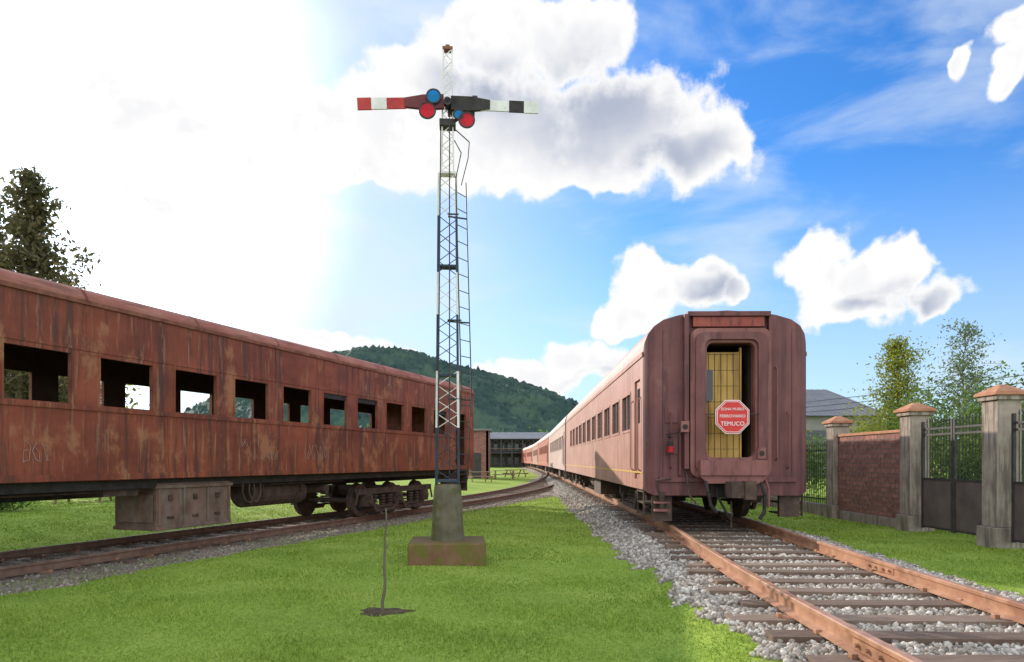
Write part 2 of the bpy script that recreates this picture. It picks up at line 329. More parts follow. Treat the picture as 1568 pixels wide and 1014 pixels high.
def scat(n,x0,x1,ylo,yhi,side,thr=.45,pw=1.0):
    y=ylo+(yhi-ylo)*rng.random(n)**pw
    if side=='R':
        x=cxR(y)+rng.uniform(-2.2,2.3,n)
        ds=np.abs(y[:,None]-SL[None,:]).min(1); on=(ds<.12)&(np.abs(x-cxR(y))<1.33)
        k=~(on&(rng.random(n)>.09)); x=x[k]; y=y[k]; n=len(x)
    else:
        off=rng.uniform(-1.6,3.3,n); s=y; x=nL.x*(OFFL-off)+dL.x*s; y=nL.y*(OFFL-off)+dL.y*s
    h,b_,oL,oR=ground(x,y); k=(b_+np.clip(rng.normal(0,.15,n),-.35,.35)>thr); return np.stack([x,y,h],1)[k],oL[k]
GR=empty('ballast_gravel')
P,_=scat(36000,0,0,3.2,14,'R',pw=1.25); s=rng.uniform(.012,.036,len(P)); P[:,2]+=s*.3; stones('stones_near',P,s,ICO,ICF,GR)
P,_=scat(20000,0,0,14,48,'R',pw=1.4); s=rng.uniform(.025,.045,len(P)); P[:,2]+=s*.2; stones('stones_far',P,s,OCT,OCF,GR)
P,o=scat(34000,0,0,-2,34,'L',pw=1.0); k=rng.random(len(P))<np.where(o>1.4,.55,.9); P=P[k]; s=rng.uniform(.012,.036,len(P)); P[:,2]+=s*.25; stones('stones_side',P,s,OCT,OCF,GR,'stoneB')
# grass
def blades(name,x,y,hgt,wid,parent,k='blade'):
    h,b_,oL,oR=ground(x,y); n=len(x); keep=(b_<.35+rng.normal(0,.12,n))
    weeds=(rng.random(n)<.3)&(oL>1.1)&(oL<3.6)&(np.sin(x*1.3+y*.9)+np.sin(2.7*y-x)>-.1)
    keep|=weeds; dS=np.hypot(x+1.29,y-7.15); keep&=(dS>.25)|(rng.random(n)<.2)
    x=x[keep];y=y[keep];h=h[keep];hgt=hgt[keep];wid=wid[keep]; n=len(x)
    a_=rng.uniform(0,2*np.pi,n); lx=rng.normal(0,.45,n)*hgt; ly=rng.normal(0,.45,n)*hgt
    V=np.empty((n,3,3)); V[:,0]=np.stack([x-np.cos(a_)*wid,y-np.sin(a_)*wid,h-.004],1); V[:,1]=np.stack([x+np.cos(a_)*wid,y+np.sin(a_)*wid,h-.004],1); V[:,2]=np.stack([x+lx,y+ly,h+hgt],1)
    return npmesh(name,V.reshape(-1,3),np.arange(3*n).reshape(n,3),k,parent)
GG=empty('lawn_grass')
n=260000; d=4.3*(30/4.3)**rng.random(n); u=rng.uniform(-.78,.78,n); x=u*d; y=d
clump=.65+.5*(np.sin(x*2.3+1.1*np.sin(y*1.9))*np.sin(y*2.9+x))+.35*rng.random(n)
blades('lawn_blades',x,y,rng.uniform(.010,.032,n)*(1+.02*d)*np.clip(clump,.45,1.6),.0009*d*rng.uniform(.6,1.3,n)+.0012,GG)

# ------------------------------------------------------------ left car (weathered coach)
angL=-math.atan2(dL.x,dL.y)
car=empty('passenger_railcar',(nL.x*OFFL,nL.y*OFFL,0),angL)
W=1.45; y0,y1=.3,24.4; zb,ze=1.18,3.93
holes=[(7.09+1.54*k,8.12+1.54*k,2.36,3.12) for k in range(-3,10)]
doorh=[(22.75,23.65,1.32,3.12)]
for nm,x,t in(('near_side',W,.07),('far_side',-W,-.07)):
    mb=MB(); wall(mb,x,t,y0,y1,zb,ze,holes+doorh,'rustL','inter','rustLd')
    sg=1 if x>0 else -1
    def strip(a,b_,c,d_,k='rustLd',th=.014):
        xa,xb=x,x+sg*th; mb.box(min(xa,xb)+(.001 if sg>0 else 0),max(xa,xb),a,b_,c,d_,k)
    strip(y0,22.7,2.27,2.345,'rustL',.022); strip(y0,y1,3.19,3.24,'rustL',.012); strip(y0,y1,zb+.01,zb+.11,'rustL',.02); strip(y0,y1,ze-.03,ze+.035,'rustLd',.035)
    for h in holes:
        strip(h[0]-.035,h[0]-.004,2.345,3.188,'rustL',.01); strip(h[1]+.004,h[1]+.035,2.345,3.188,'rustL',.01)
        strip(h[1]+.25,h[1]+.262,zb+.112,2.268,'rustL',.005)
        strip(h[1]+.25,h[1]+.262,3.242,ze-.032,'rustL',.005)
        if sg>0 and random.random()<.3: mb.box(x-.05,x-.03,h[0],h[1],3.0,3.12,'black')
        else: mb.box(x-sg*.05-.01,x-sg*.05+.01,h[0],h[0]+.03,2.36,3.12,'black')
    if sg>0:
        for yy_ in(22.62,23.75): mb.path([(x+.02,yy_,1.45),(x+.08,yy_,1.5),(x+.08,yy_,2.7),(x+.02,yy_,2.75)],.014,'black',6)
        ry=np.arange(y0+.05,y1,.11)
        for z_ in(2.295,zb+.06):
            for r_ in ry[(ry>5)]: 
                mb.box(x+.022,x+.029,r_-.007,r_+.007,z_-.007,z_+.007,'rustLd')
    mb.obj(nm,car)
mb=MB()
def scrib(yc,zc,w,h,nl,seed):
    r_=random.Random(seed)
    for l in range(nl):
        yy0=yc+w*l/nl; pts=[]
        for j in range(10):
            t=j/9; pts.append((W+.012,yy0+w/nl*(.45+.4*math.sin(t*6.3+r_.uniform(-.5,.5))),zc+h*(.5*math.cos(t*5.2+l)+r_.uniform(-.12,.12))))
        mb.path(pts,.0045,'chalk',4)
scrib(7.35,1.62,.42,.26,3,1); scrib(14.1,1.68,.85,.3,5,2); scrib(12.5,1.6,.5,.16,4,3); scrib(11.9,1.85,.18,.12,2,5)
mb.obj('chalk_scribbles',car)
mb=MB()
half=[(W+.02,3.935),(W,4.02),(1.38,4.115),(1.24,4.185),(1.0,4.25),(.6,4.33),(0,4.37)]
prof=half+[(-a,b_) for a,b_ in half[:-1][::-1]]; n=len(prof)
ysr=[y0-.25,y0,y1,y1+.12,y1+.3]; zoff=[-.25,0,0,-.04,-.22]; sx=[.8,1,1,.97,.86]
vs=[]; 
for yv,zo,q in zip(ysr,zoff,sx):
    for a_,b_ in prof: vs.append((a_*q,yv,3.9+(b_-3.9)*(1+zo*1.2)+zo*.15))
fs=[(i*n+j,i*n+j+1,(i+1)*n+j+1,(i+1)*n+j) for i in range(4) for j in range(n-1)]+[tuple(range(n)),tuple(range(4*n,5*n))]
mb.add(vs,fs,'roofL'); mb.obj('roof',car,smooth=False)
mb=MB()
for s_ in np.arange(y0+1,y1,2.35):
    for (a1,b1),(a2,b2) in zip(prof[:-1],prof[1:]): mb.add([(a1*1.004,s_,b1+.006),(a2*1.004,s_,b2+.006),(a2*1.004,s_+.05,b2+.006),(a1*1.004,s_+.05,b1+.006)],[(0,1,2,3)],'rustLd')
mb.obj('roof_seams',car)
mb=MB()
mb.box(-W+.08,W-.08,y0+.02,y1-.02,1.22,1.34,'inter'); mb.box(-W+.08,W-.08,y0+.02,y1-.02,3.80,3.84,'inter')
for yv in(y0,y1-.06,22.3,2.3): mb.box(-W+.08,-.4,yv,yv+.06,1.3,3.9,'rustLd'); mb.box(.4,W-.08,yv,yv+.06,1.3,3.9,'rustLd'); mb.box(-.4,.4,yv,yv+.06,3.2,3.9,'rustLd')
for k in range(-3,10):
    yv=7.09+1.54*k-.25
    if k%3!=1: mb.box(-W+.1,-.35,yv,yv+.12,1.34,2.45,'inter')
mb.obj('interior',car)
mb=MB()
mb.box(-1.3,1.3,y0+.1,y1-.1,1.02,1.17,'black'); mb.box(-.35,.35,y0,y1,.85,1.02,'black')
mb.obj('underframe',car)
mb=MB()
mb.box(.35,1.30,9.9,11.75,.28,1.10,'boxgrey'); mb.box(.30,1.34,9.86,11.79,1.0,1.06,'boxgrey'); mb.box(.32,1.32,9.88,11.77,.26,.33,'boxgrey')
for yv in(9.92,10.5,11.1,11.68): mb.box(1.302,1.33,yv,yv+.05,.335,.998,'boxgrey')
for yv in(10.15,10.75,11.33): mb.box(1.302,1.34,yv,yv+.09,.78,.88,'under'); mb.box(1.302,1.32,yv-.02,yv+.13,.45,.5,'under')
mb.box(.4,1.25,9.85,9.865,.4,.9,'boxgrey')
mb.obj('battery_box',car,bevel=.01)
mb=MB(); mb.tube((.75,12.75,.78),(.75,14.7,.78),.30,'under',n=18); 
for yv in(13.0,14.4): mb.box(.40,1.1,yv,yv+.05,.76,1.05,'under')
for yv in(12.2,12.4): mb.path([(1.25,yv,1.1),(1.27,yv-.05,.85),(1.27,yv+.05,.66),(1.27,yv+.2,.62),(1.27,yv+.32,.8),(1.25,yv+.33,1.1)],.018,'under',6)
mb.tube((.2,15.3,.8),(1.2,15.3,.8),.11,'under',n=12); mb.box(.2,1.2,8.9,9.6,.9,1.05,'under')
mb.path([(1.1,5,.98),(1.1,9.8,.98)],.02,'under'); mb.path([(1.1,11.9,.98),(1.1,16.2,.98)],.02,'under')
mb.obj('air_tank_and_pipes',car,smooth=False)
def bogie(parent,yc,ax,rz,k='under',name='bogie',R=.45):
    mb=MB(); zc=rz+R
    for a_ in ax:
        for s_ in(-1,1):
            xw=s_*.87
            mb.tube((xw-.065,yc+a_,zc),(xw+.065,yc+a_,zc),R,k,n=28); mb.tube((xw-s_*.09,yc+a_,zc),(xw-s_*.055,yc+a_,zc),R+.03,k,n=28)
            mb.tube((s_*.9,yc+a_,zc),(s_*1.0,yc+a_,zc),R*.62,'black',n=20)
            mb.box(min(s_*1.0,s_*1.24),max(s_*1.0,s_*1.24),yc+a_-.14,yc+a_+.14,zc-.16,zc+.17,k)
            mb.tube((s_*1.24,yc+a_,zc),(s_*1.28,yc+a_,zc),.11,k,n=12)
        mb.tube((-1.1,yc+a_,zc),(1.1,yc+a_,zc),.07,k,n=10)
    lo,hi=min(ax),max(ax)
    for s_ in(-1,1):
        xa,xb=sorted((s_*1.06,s_*1.18))
        mb.box(xa,xb,yc+lo-.5,yc+hi+.5,zc+.17,zc+.33,k)
        xa,xb=sorted((s_*1.20,s_*1.26))
        aa=sorted(ax)
        for p,q in zip(aa[:-1],aa[1:]):
            mb.prism([(yc+p+.1,zc+.0),(yc+p+.35,zc-.24),(yc+q-.35,zc-.24),(yc+q-.1,zc+.0),(yc+q-.1,zc-.1),(yc+q-.3,zc-.33),(yc+p+.3,zc-.33),(yc+p+.1,zc-.1)],'x',xa,xb,k)
            mid=yc+(p+q)/2
            for dy in(-.42,0,.42):
                for i in range(4): mb.tube((s_*1.12,mid+dy,zc-.16+i*.08),(s_*1.12,mid+dy,zc-.115+i*.08),.09,k,n=10)
            mb.box(min(s_*.95,s_*1.2),max(s_*.95,s_*1.2),mid-.6,mid+.6,zc-.22,zc-.17,k)
        mb.path([(s_*1.15,yc+lo-.5,zc+.2),(s_*1.15,yc+lo-.62,zc-.1)],.03,k); mb.path([(s_*1.15,yc+hi+.5,zc+.2),(s_*1.15,yc+hi+.62,zc-.1)],.03,k)
    mb.box(-1.1,1.1,yc-.25,yc+.25,zc+.05,zc+.36,k)
    return mb.obj(name,parent)
bogie(car,19.1,(-1.75,0,1.75),-.05); bogie(car,3.4,(-1.75,0,1.75),-.05)
mb=MB()
for i in range(3): mb.box(1.0,1.48,22.7,23.7,.45+i*.27,.48+i*.27,'under')
mb.box(.9,1.47,22.66,22.70,.42,1.15,'under'); mb.box(.9,1.47,23.7,23.74,.42,1.15,'under')
mb.tube((0,y1,.85),(0,y1+.75,.85),.12,'under'); mb.box(-.16,.16,y1+.6,y1+.95,.7,1.0,'under')
for z_ in np.arange(1.3,3.7,.33): mb.tube((.95,y1+.12,z_),(1.35,y1+.12,z_),.014,'black',n=6)
mb.tube((.95,y1+.12,1.2),(.95,y1+.12,3.9),.016,'black'); mb.tube((1.35,y1+.12,1.2),(1.35,y1+.12,3.9),.016,'black')
mb.obj('steps_and_coupler',car)

# ------------------------------------------------------------ right coaches
def rr(cx,cz,w,h,r,n=6):
    P=[]
    for sx_,sz_,a0 in((1,-1,-90),(1,1,0),(-1,1,90),(-1,-1,180)):
        for i in range(n+1):
            t=math.radians(a0+90*i/n); P.append((cx+sx_*(w-r)+r*math.cos(t),cz+sz_*(h-r)+r*math.sin(t)))
    return P
def frame(mb,o,i,ya,yb,k):
    n=len(o); vs=[(p[0],ya,p[1]) for p in o]+[(p[0],ya,p[1]) for p in i]+[(p[0],yb,p[1]) for p in o]+[(p[0],yb,p[1]) for p in i]; fs=[]
    for j in range(n):
        q=(j+1)%n; fs+=[(j,q,n+q,n+j),(2*n+j,3*n+j,3*n+q,2*n+q),(j,2*n+j,2*n+q,q),(n+j,n+q,3*n+q,3*n+j)]
    mb.add(vs,fs,k)
def coach(name,yr,L_,kside,krear,kroof,stripe,first=False):
    xa,xb=float(cxR(yr)),float(cxR(yr+L_)); 
    if first: xa=3.79; xb=3.79+.0155*L_
    E=empty(name,(xa,yr,0),-math.atan2(xb-xa,L_)); w=1.45
    ch=[(1.45,3.42),(1.435,3.58),(1.38,3.74),(1.28,3.87),(1.12,3.98),(.85,4.06),(.5,4.11),(0,4.14)]
    prof=ch+[(-a,b) for a,b in ch[:-1][::-1]]
    def yo(x): 
        t=max(0,(abs(x)-1.2)/.25); return .18*t**3
    n=len(prof)
    mb=MB(); vs=[]
    for a,b in prof: vs.append((a,yo(a),b))
    for a,b in prof: vs.append((a,.35,b))
    for a,b in prof: vs.append((a,L_-.2,b))
    for a,b in prof: vs.append((a,L_,b))
    mb.add(vs,[(i*n+j,i*n+j+1,(i+1)*n+j+1,(i+1)*n+j) for i in range(3) for j in range(n-1)],kroof); 
    mb.add(vs[3*n:],[tuple(range(n))],krear)
    o=mb.obj('roof',E,smooth=True)
    mb=MB(); cols=sorted({*[a for a,b in prof],*[-.42,.42,-1.2,1.2,1.42,-1.42]})
    top=lambda x: np.interp(abs(x),[a for a,b in ch[::-1]],[b for a,b in ch[::-1]])
    zbot=lambda x: .88 if abs(x)<1.25 else .88+.10*((abs(x)-1.25)/.2)**2
    for a,b in zip(cols[:-1],cols[1:]):
        lo=[zbot(a),zbot(b)]
        if a>=-.42-1e-6 and b<=.42+1e-6:
            mb.add([(a,yo(a),3.55),(b,yo(b),3.55),(b,yo(b),top(b)),(a,yo(a),top(a))],[(0,1,2,3)],krear)
            mb.add([(a,yo(a),.88),(b,yo(b),.88),(b,yo(b),1.5),(a,yo(a),1.5)],[(0,1,2,3)],krear)
        else: mb.add([(a,yo(a),lo[0]),(b,yo(b),lo[1]),(b,yo(b),top(b)),(a,yo(a),top(a))],[(0,1,2,3)],krear)
    for a,b in zip(cols[:-1],cols[1:]): mb.add([(a,L_,1),(b,L_,1),(b,L_,3.42),(a,L_,3.42)],[(0,1,2,3)],krear)
    mb.obj('end_walls',E)
    ww=1.2; n_w=11; ys=[1.65+i*1.72 for i in range(n_w)]
    holes=[(y,y+ww,2.12,2.82) for y in ys]+[(.5,1.15,1.15,3.0)]
    for x,t in((-w,-.06),(w,.06)):
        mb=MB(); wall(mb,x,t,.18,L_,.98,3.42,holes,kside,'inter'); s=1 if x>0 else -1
        for y in ys:
            xi=x-s*.03; mb.add([(xi,y,2.12),(xi,y+ww,2.12),(xi,y+ww,2.82),(xi,y,2.82)],[(0,1,2,3)],'glass')
            xa_,xb_=sorted((x-s*.028,x-s*.01)); mb.box(xa_,xb_,y+ww/2-.02,y+ww/2+.02,2.121,2.819,kside)
            P=rr(y+ww/2,2.47,ww/2+.05,.40,.05,2); Q=rr(y+ww/2,2.47,ww/2,.35,.04,2); nn=len(P)
            xo=x+s*.012; vs=[(xo,*p) for p in P]+[(xo,*p) for p in Q]; mb.add(vs,[(j,(j+1)%nn,nn+(j+1)%nn,nn+j) for j in range(nn)],kside)
        xi=x-s*.04; mb.add([(xi,.5,1.15),(xi,1.15,1.15),(xi,1.15,3.0),(xi,.5,3.0)],[(0,1,2,3)],kside)
        xi=x-s*.035; mb.add([(xi,.62,2.2),(xi,1.03,2.2),(xi,1.03,2.85),(xi,.62,2.85)],[(0,1,2,3)],'glass')
        for yy_ in(.42,1.24): mb.path([(x,yy_,1.3),(x+s*.06,yy_,1.35),(x+s*.06,yy_,2.6),(x,yy_,2.65)],.014,kside,6)
        xa_,xb_=sorted((x+s*.001,x+s*.02)); mb.box(xa_,xb_,.19,L_,3.36,3.44,kside)
        if stripe: mb.box(min(x,x+s*.006),max(x,x+s*.006),.19,L_,1.265,1.295,'yellow')
        mb.box(min(x,x+s*.008),max(x,x+s*.008),.19,L_,.975,1.02,kside)
        for i in range(3): 
            xc=sorted((x-s*.4,x-s*.02)); mb.box(xc[0],xc[1],.3,.95,.52+i*.2,.545+i*.2,'under')
        mb.box(min(x-s*.05,x-s*.02),max(x-s*.05,x-s*.02),.26,.30,.5,1.0,'under'); mb.box(min(x-s*.05,x-s*.02),max(x-s*.05,x-s*.02),.95,.99,.5,1.0,'under')
        mb.obj('side_wall',E)
    mb=MB(); mb.box(-1.36,1.36,.25,L_-.05,1.02,1.2,'black'); mb.box(-1.3,1.3,.8,L_-.05,3.3,3.38,'inter'); mb.box(-.4,.4,5,9,.5,1.0,'under'); mb.box(-1.2,-.3,9.5,11.5,.45,1.0,'under'); mb.box(.3,1.2,9.5,12.5,.45,1.0,'under')
    mb.tube((-.8,12.5,.75),(-.8,14.5,.75),.25,'under',n=14)
    mb.obj('underframe',E)
    bogie(E,3.3,(-1.2,1.2),ZR); bogie(E,L_-3.3,(-1.2,1.2),ZR)
    mb=MB()
    frame(mb,rr(0.02,2.50,.70,1.30,.16),rr(0.02,2.55,.42,1.0,.12),-.16,.0,'rear2' if first else krear)
    frame(mb,rr(0.02,2.50,.62,1.22,.14),rr(0.02,2.55,.46,1.05,.12),-.22,-.155,krear)
    mb.obj('diaphragm',E)
    if first:
        mb=MB()
        mb.box(-.78,-.70,-.14,.04,1.35,4.05,krear); mb.box(.70,.76,-.10,.04,2.9,4.05,krear)
        mb.box(-.72,.72,-.14,.5,4.02,4.10,krear); mb.box(-.62,.62,-.10,-.02,3.84,4.01,'header')
        mb.box(-.55,.60,-.34,-.16,1.24,1.50,'rear2'); mb.prism([(-.56,1.24),(.62,1.24),(.5,1.10),(-.42,1.10)],'y',-.30,-.14,'rear2')
        mb.box(-1.2,1.2,-.05,.02,1.12,1.20,krear)
        for x in(-1.0,1.05): mb.path([(x,-.0,1.35),(x,-.07,1.4),(x,-.07,2.3),(x,0,2.35)],.013,krear,6)
        mb.path([(.85,-.01,1.5),(.85,-.08,1.55),(.85,-.08,3.1),(.85,0,3.15)],.015,'rear2',6)
        mb.path([(-.84,-.01,1.2),(-.84,-.06,1.25),(-.84,-.06,2.05)],.02,krear,6)
        for x in(-1.13,1.13): mb.box(x-.004,x+.004,-.006,.0,1.2,3.8,'black')
        for (x,z) in((-.98,2.3),(-.98,1.75)):
            mb.box(x-.11,x+.11,-.02,.0,z-.14,z+.14,krear)
        mb.obj('end_fittings',E,bevel=.006)
        mb=MB()
        mb.box(-.5,.5,.0,.02,1.46,1.5,'inter')
        mb.box(-.42,.46,1.0,1.02,1.5,3.6,'black'); mb.box(-.43,-.41,0,1.0,1.5,3.6,'inter'); mb.box(.43,.45,0,1.0,1.5,3.6,'inter'); mb.box(-.43,.45,0,1,3.55,3.6,'inter'); mb.box(-.43,.45,0,1,1.46,1.5,'inter')
        mb.box(-.40,.24,.12,.16,1.52,3.42,'door')
        for x in np.arange(-.3,.24,.11): mb.box(x-.004,x+.004,.112,.12,1.55,3.40,'inter')
        for z in np.arange(1.7,3.4,.28): mb.box(-.39,.23,.115,.12,z-.003,z+.003,'inter')
        mb.prism(rr(-.31,2.83,.085,.28,.05,3),'y',.10,.118,'glass')
        mb.box(.25,.28,.10,.18,1.5,3.5,'door')
        mb.obj('vestibule_door',E)
        mb=MB()
        for (x,z) in((-.79,2.08),(.53,1.62)):
            mb.box(x-.07,x+.07,-.24,-.14,z-.09,z+.10,'rear2'); mb.tube((x,-.25,z),(x,-.23,z),.045,'black',n=14)
        mb.box(-1.03,-.98,-.14,.0,1.90,1.93,'black'); mb.path([(-1.1,-.1,1.95),(-.9,-.16,1.98),(-.78,-.16,2.2)],.012,'black',6)
        mb.tube((-1.02,-.12,1.60),(-1.02,-.12,1.84),.045,'black',n=12); mb.tube((-1.02,-.12,1.64),(-1.02,-.12,1.74),.055,'sred',n=12)
        mb.obj('marker_lamps',E)
        mb=MB()
        mb.box(-.12,.22,-.38,.4,.92,1.10,'black'); mb.prism([(-.16,-.85),(.06,-.9),(.26,-.72),(.24,-.38),(-.14,-.38),(-.2,-.6)],'z',.88,1.14,'under'); mb.box(.02,.2,-.98,-.78,.86,1.16,'under')
        mb.box(-.32,.40,-.10,.1,.86,1.16,'black')
        mb.path([(-.42,-.1,1.18),(-.45,-.3,1.12),(-.44,-.42,.95),(-.40,-.45,.72),(-.30,-.45,.62)],.03,'black',8)
        mb.path([(.46,-.1,1.15),(.50,-.3,1.1),(.52,-.42,.9),(.50,-.45,.62),(.42,-.46,.5)],.032,'black',8)
        mb.path([(-.2,-.1,1.1),(-.25,-.25,.9),(-.12,-.34,.62),(-.05,-.34,.5)],.022,'black',8)
        mb.path([(.62,0,1.3),(.66,-.2,1.0),(.64,-.25,.7)],.022,'rear2',8)
        mb.path([(-.72,-.02,1.3),(-.72,-.2,.9),(-.6,-.25,.75)],.018,'under',8)
        for i in range(9): mb.tube((-.05+.012*(i%2),-.4,.80-.05*i),(-.05+.012*((i+1)%2),-.4,.76-.05*i),.018,'under',n=6)
        mb.box(-1.3,-.95,.1,.2,.42,.9,'under'); mb.box(.95,1.3,.1,.2,.5,.9,'under')
        mb.tube((-1.15,0,.62),(-1.15,0,.95),.05,'under'); mb.box(-1.28,-1.02,-.05,.25,.60,.64,'rear2'); mb.box(-1.28,-1.02,-.05,.25,.74,.77,'rear2')
        mb.path([(-1.2,.02,.9),(-1.25,-.06,1.15),(-1.0,-.08,1.18)],.016,'under',6)
        mb.obj('coupler_and_hoses',E)
        mb=MB(); oc=lambda r:[(.02+r*math.cos(math.radians(22.5+45*i)),2.25+r*math.sin(math.radians(22.5+45*i))) for i in range(8)]
        mb.prism(oc(.315),'y',-.245,-.235,'signwhite'); mb.prism(oc(.302),'y',-.249,-.244,'signred')
        mb.path([(-.44,-.225,2.3),(.5,-.225,2.3)],.008,'iron',6)
        o1,o2=oc(.285),oc(.277); frame(mb,o1,o2,-.252,-.2485,'signwhite')
        mb.obj('stop_sign_plate',E)
        for tx,zz,sz in(('ZONA MUSEO',2.385,.062),('FERROVIARIO',2.26,.072),('TEMUCO',2.12,.10)):
            c=bpy.data.curves.new('lettering','FONT'); c.body=tx; c.size=sz; c.align_x='CENTER'; c.extrude=.001; c.materials.append(M['signwhite'])
            o=bpy.data.objects.new('lettering',c); COL.objects.link(o); o.parent=E; o.location=(.02,-.2535,zz-.02); o.rotation_euler=(math.pi/2,0,0)
    return E
coach('passenger_railcar.001',12.65,23.2,'side','rear','side',True,True)
coach('passenger_railcar.002',36.7,22.8,'pale','rear','silver',False)
coach('passenger_railcar.003',60.3,23,'redcar','redcar','pale',True)
coach('passenger_railcar.004',84.1,23,'side','redcar','pale',True)
coach('passenger_railcar.005',108,23,'redcar','redcar','pale',True)
coach('passenger_railcar.006',132,23,'redcar','redcar','pale',True)

# ------------------------------------------------------------ semaphore
SX,SY=-.95,10.6
E=empty('semaphore_signal',(SX,SY,0),math.radians(4))
mb=MB(); mb.box(-.55,.55,-.5,.5,-.15,.33,'plinth'); mb.obj('plinth',E,bevel=.02)
mb=MB(); rings=[(.25,.33),(.235,.5),(.215,.9),(.20,1.08),(.19,1.15)]
for (ra,za),(rb,zb_) in zip(rings[:-1],rings[1:]): mb.tube((0,0,za),(0,0,zb_),ra,'conc',rb,n=14,cap=(zb_>1.1 or za<.4))
mb.obj('pedestal',E)
def band(z):
    if z<1.95: return 'navy'
    if z<2.75: return 'white'
    if z<3.6: return 'navy'
    if z<4.35: return 'white'
    if z<5.1: return 'navy'
    return 'white'
mb=MB()
def hw(z): return np.interp(z,[1.15,5.7,5.75,7.6],[.165,.125,.088,.062])
zs=np.concatenate([np.linspace(1.15,5.7,23),np.linspace(5.75,7.55,14)])
for i,(a,b_) in enumerate(zip(zs[:-1],zs[1:])):
    ha,hb=hw(a),hw(b_); k=band((a+b_)/2); dy=.6
    for sx_ in(-1,1):
        for sy_ in(-1,1):
            r=.024 if a<5.7 else .014
            mb.tube((sx_*ha,sy_*ha*dy,a),(sx_*hb,sy_*hb*dy,b_),r,k,n=4,cap=False)
        s1=1 if i%2 else -1
        mb.tube((sx_*ha,s1*ha*dy,a),(sx_*hb,-s1*hb*dy,b_),.006,k,n=4,cap=False)
    for sy_ in(-1,1):
        s1=(1 if i%2 else -1)*sy_
        mb.tube((s1*ha,sy_*ha*dy,a),(-s1*hb,sy_*hb*dy,b_),.008,k,n=4,cap=False)
for z in(1.2,2.75,4.35,5.72):
    h=hw(z)+.012; mb.box(-h,h,-h*.65,h*.65,z-.015,z+.015,band(z+.03))
mb.box(-.075,.075,-.06,.06,7.54,7.58,'rustLd'); mb.box(-.03,.03,-.03,.03,7.58,7.62,'rustLd')
mb.obj('lattice_mast',E)
mb=MB(); mb.tube((-.14,-.13,1.3),(-.10,-.13,6.3),.010,'iron',n=6); mb.tube((.03,-.13,1.3),(.03,-.13,6.5),.009,'iron',n=6)
mb.obj('operating_rods',E)
mb=MB()
lx=lambda z: float(np.interp(z,[1.2,2.6,5.6],[.17,.23,.15]))
for yo_,dx in((-.10,0),(.12,.15)):
    zz=np.linspace(1.2,5.65,14)
    mb.path([(lx(z)+dx-.03,yo_,z) for z in zz],.009,'iron',6)
for z in np.arange(1.35,5.6,.24): mb.tube((lx(z)-.03,-.10,z),(lx(z)+.12,.12,z),.007,'iron',n=6)
mb.path([(.2,.1,5.6),(.3,.1,6.0),(.32,.1,6.25),(.12,.05,6.4)],.008,'iron',6)
mb.path([(.12,-.1,5.62),(.2,-.1,6.0),(.1,-.05,6.2)],.008,'iron',6)
for z in(3.55,2.4,5.1): mb.tube((0,0,z),(lx(z)+.12,.1,z),.012,'iron',n=6); mb.tube((0,-.1,z),(lx(z),-.1,z),.012,'iron',n=6)
mb.obj('ladder',E)
M['mredd']=pmat('dull_dark_red',(.10,.015,.02),(.16,.03,.03),(5,5,5),.5,.05)
def arm(nm,sg,bands,ang,zc,yf,lens):
    mb=MB(); T=Matrix.Translation((0,yf,zc))@Matrix.Rotation(ang,4,'Y')
    for a,b_,k in bands:
        xa,xb=sorted((sg*a,sg*b_)); wa=.07+.02*a/1.3; 
        mb.box(xa,xb,-.012,.012,-wa,wa,k,T)
    P=[T@Vector(p) for p in [(sg*.05,-.03,-.09),(sg*.30,-.03,-.10),(sg*.62,-.03,-.06),(sg*.62,-.03,.07),(sg*.35,-.03,.11),(sg*.05,-.03,.11),
       (sg*.05,.03,-.09),(sg*.30,.03,-.10),(sg*.62,.03,-.06),(sg*.62,.03,.07),(sg*.35,.03,.11),(sg*.05,.03,.11)]]
    mb.add(P,[(0,1,2,3,4,5),(11,10,9,8,7,6)]+[(i,(i+1)%6,6+(i+1)%6,6+i) for i in range(6)],'mredd' if sg<0 else 'black')
    for (x,z,c,r) in lens:
        mb.tube((x,yf-.055,zc+z),(x,yf-.045,zc+z),r,c,n=22)
        for j in range(22):
            t0=2*math.pi*j/22; t1=2*math.pi*(j+1)/22
            mb.tube((x+r*math.cos(t0),yf-.05,zc+z+r*math.sin(t0)),(x+r*math.cos(t1),yf-.05,zc+z+r*math.sin(t1)),.014,'iron',n=6)
    mb.tube((0,yf-.08,zc),(0,yf+.1,zc),.05,'iron',n=14)
    mb.obj(nm,E)
arm('signal_arm_red',-1,[(.62,.88,'mred'),(.60,.62,'mred'),(.88,1.10,'white'),(1.10,1.30,'mred')],math.radians(-3.0),6.72,-.12,[(-.20,.06,'sblue',.10),(-.29,-.15,'sred',.115)])
arm('signal_arm_black',1,[(.48,.90,'white'),(.90,1.12,'black'),(1.12,1.33,'white')],math.radians(0.5),6.70,-.12,[(.16,-.17,'sblue',.07),(.28,-.25,'sred',.11)])
mb=MB(); mb.box(.0,.40,-.06,.12,6.62,6.82,'iron'); mb.box(-.12,.12,-.10,.10,6.4,6.5,'iron'); mb.tube((.1,-.1,6.45),(.33,-.1,6.62),.02,'iron'); mb.box(.36,.44,-.08,.05,6.72,6.86,'iron')
mb.obj('arm_bracket',E,bevel=.01)

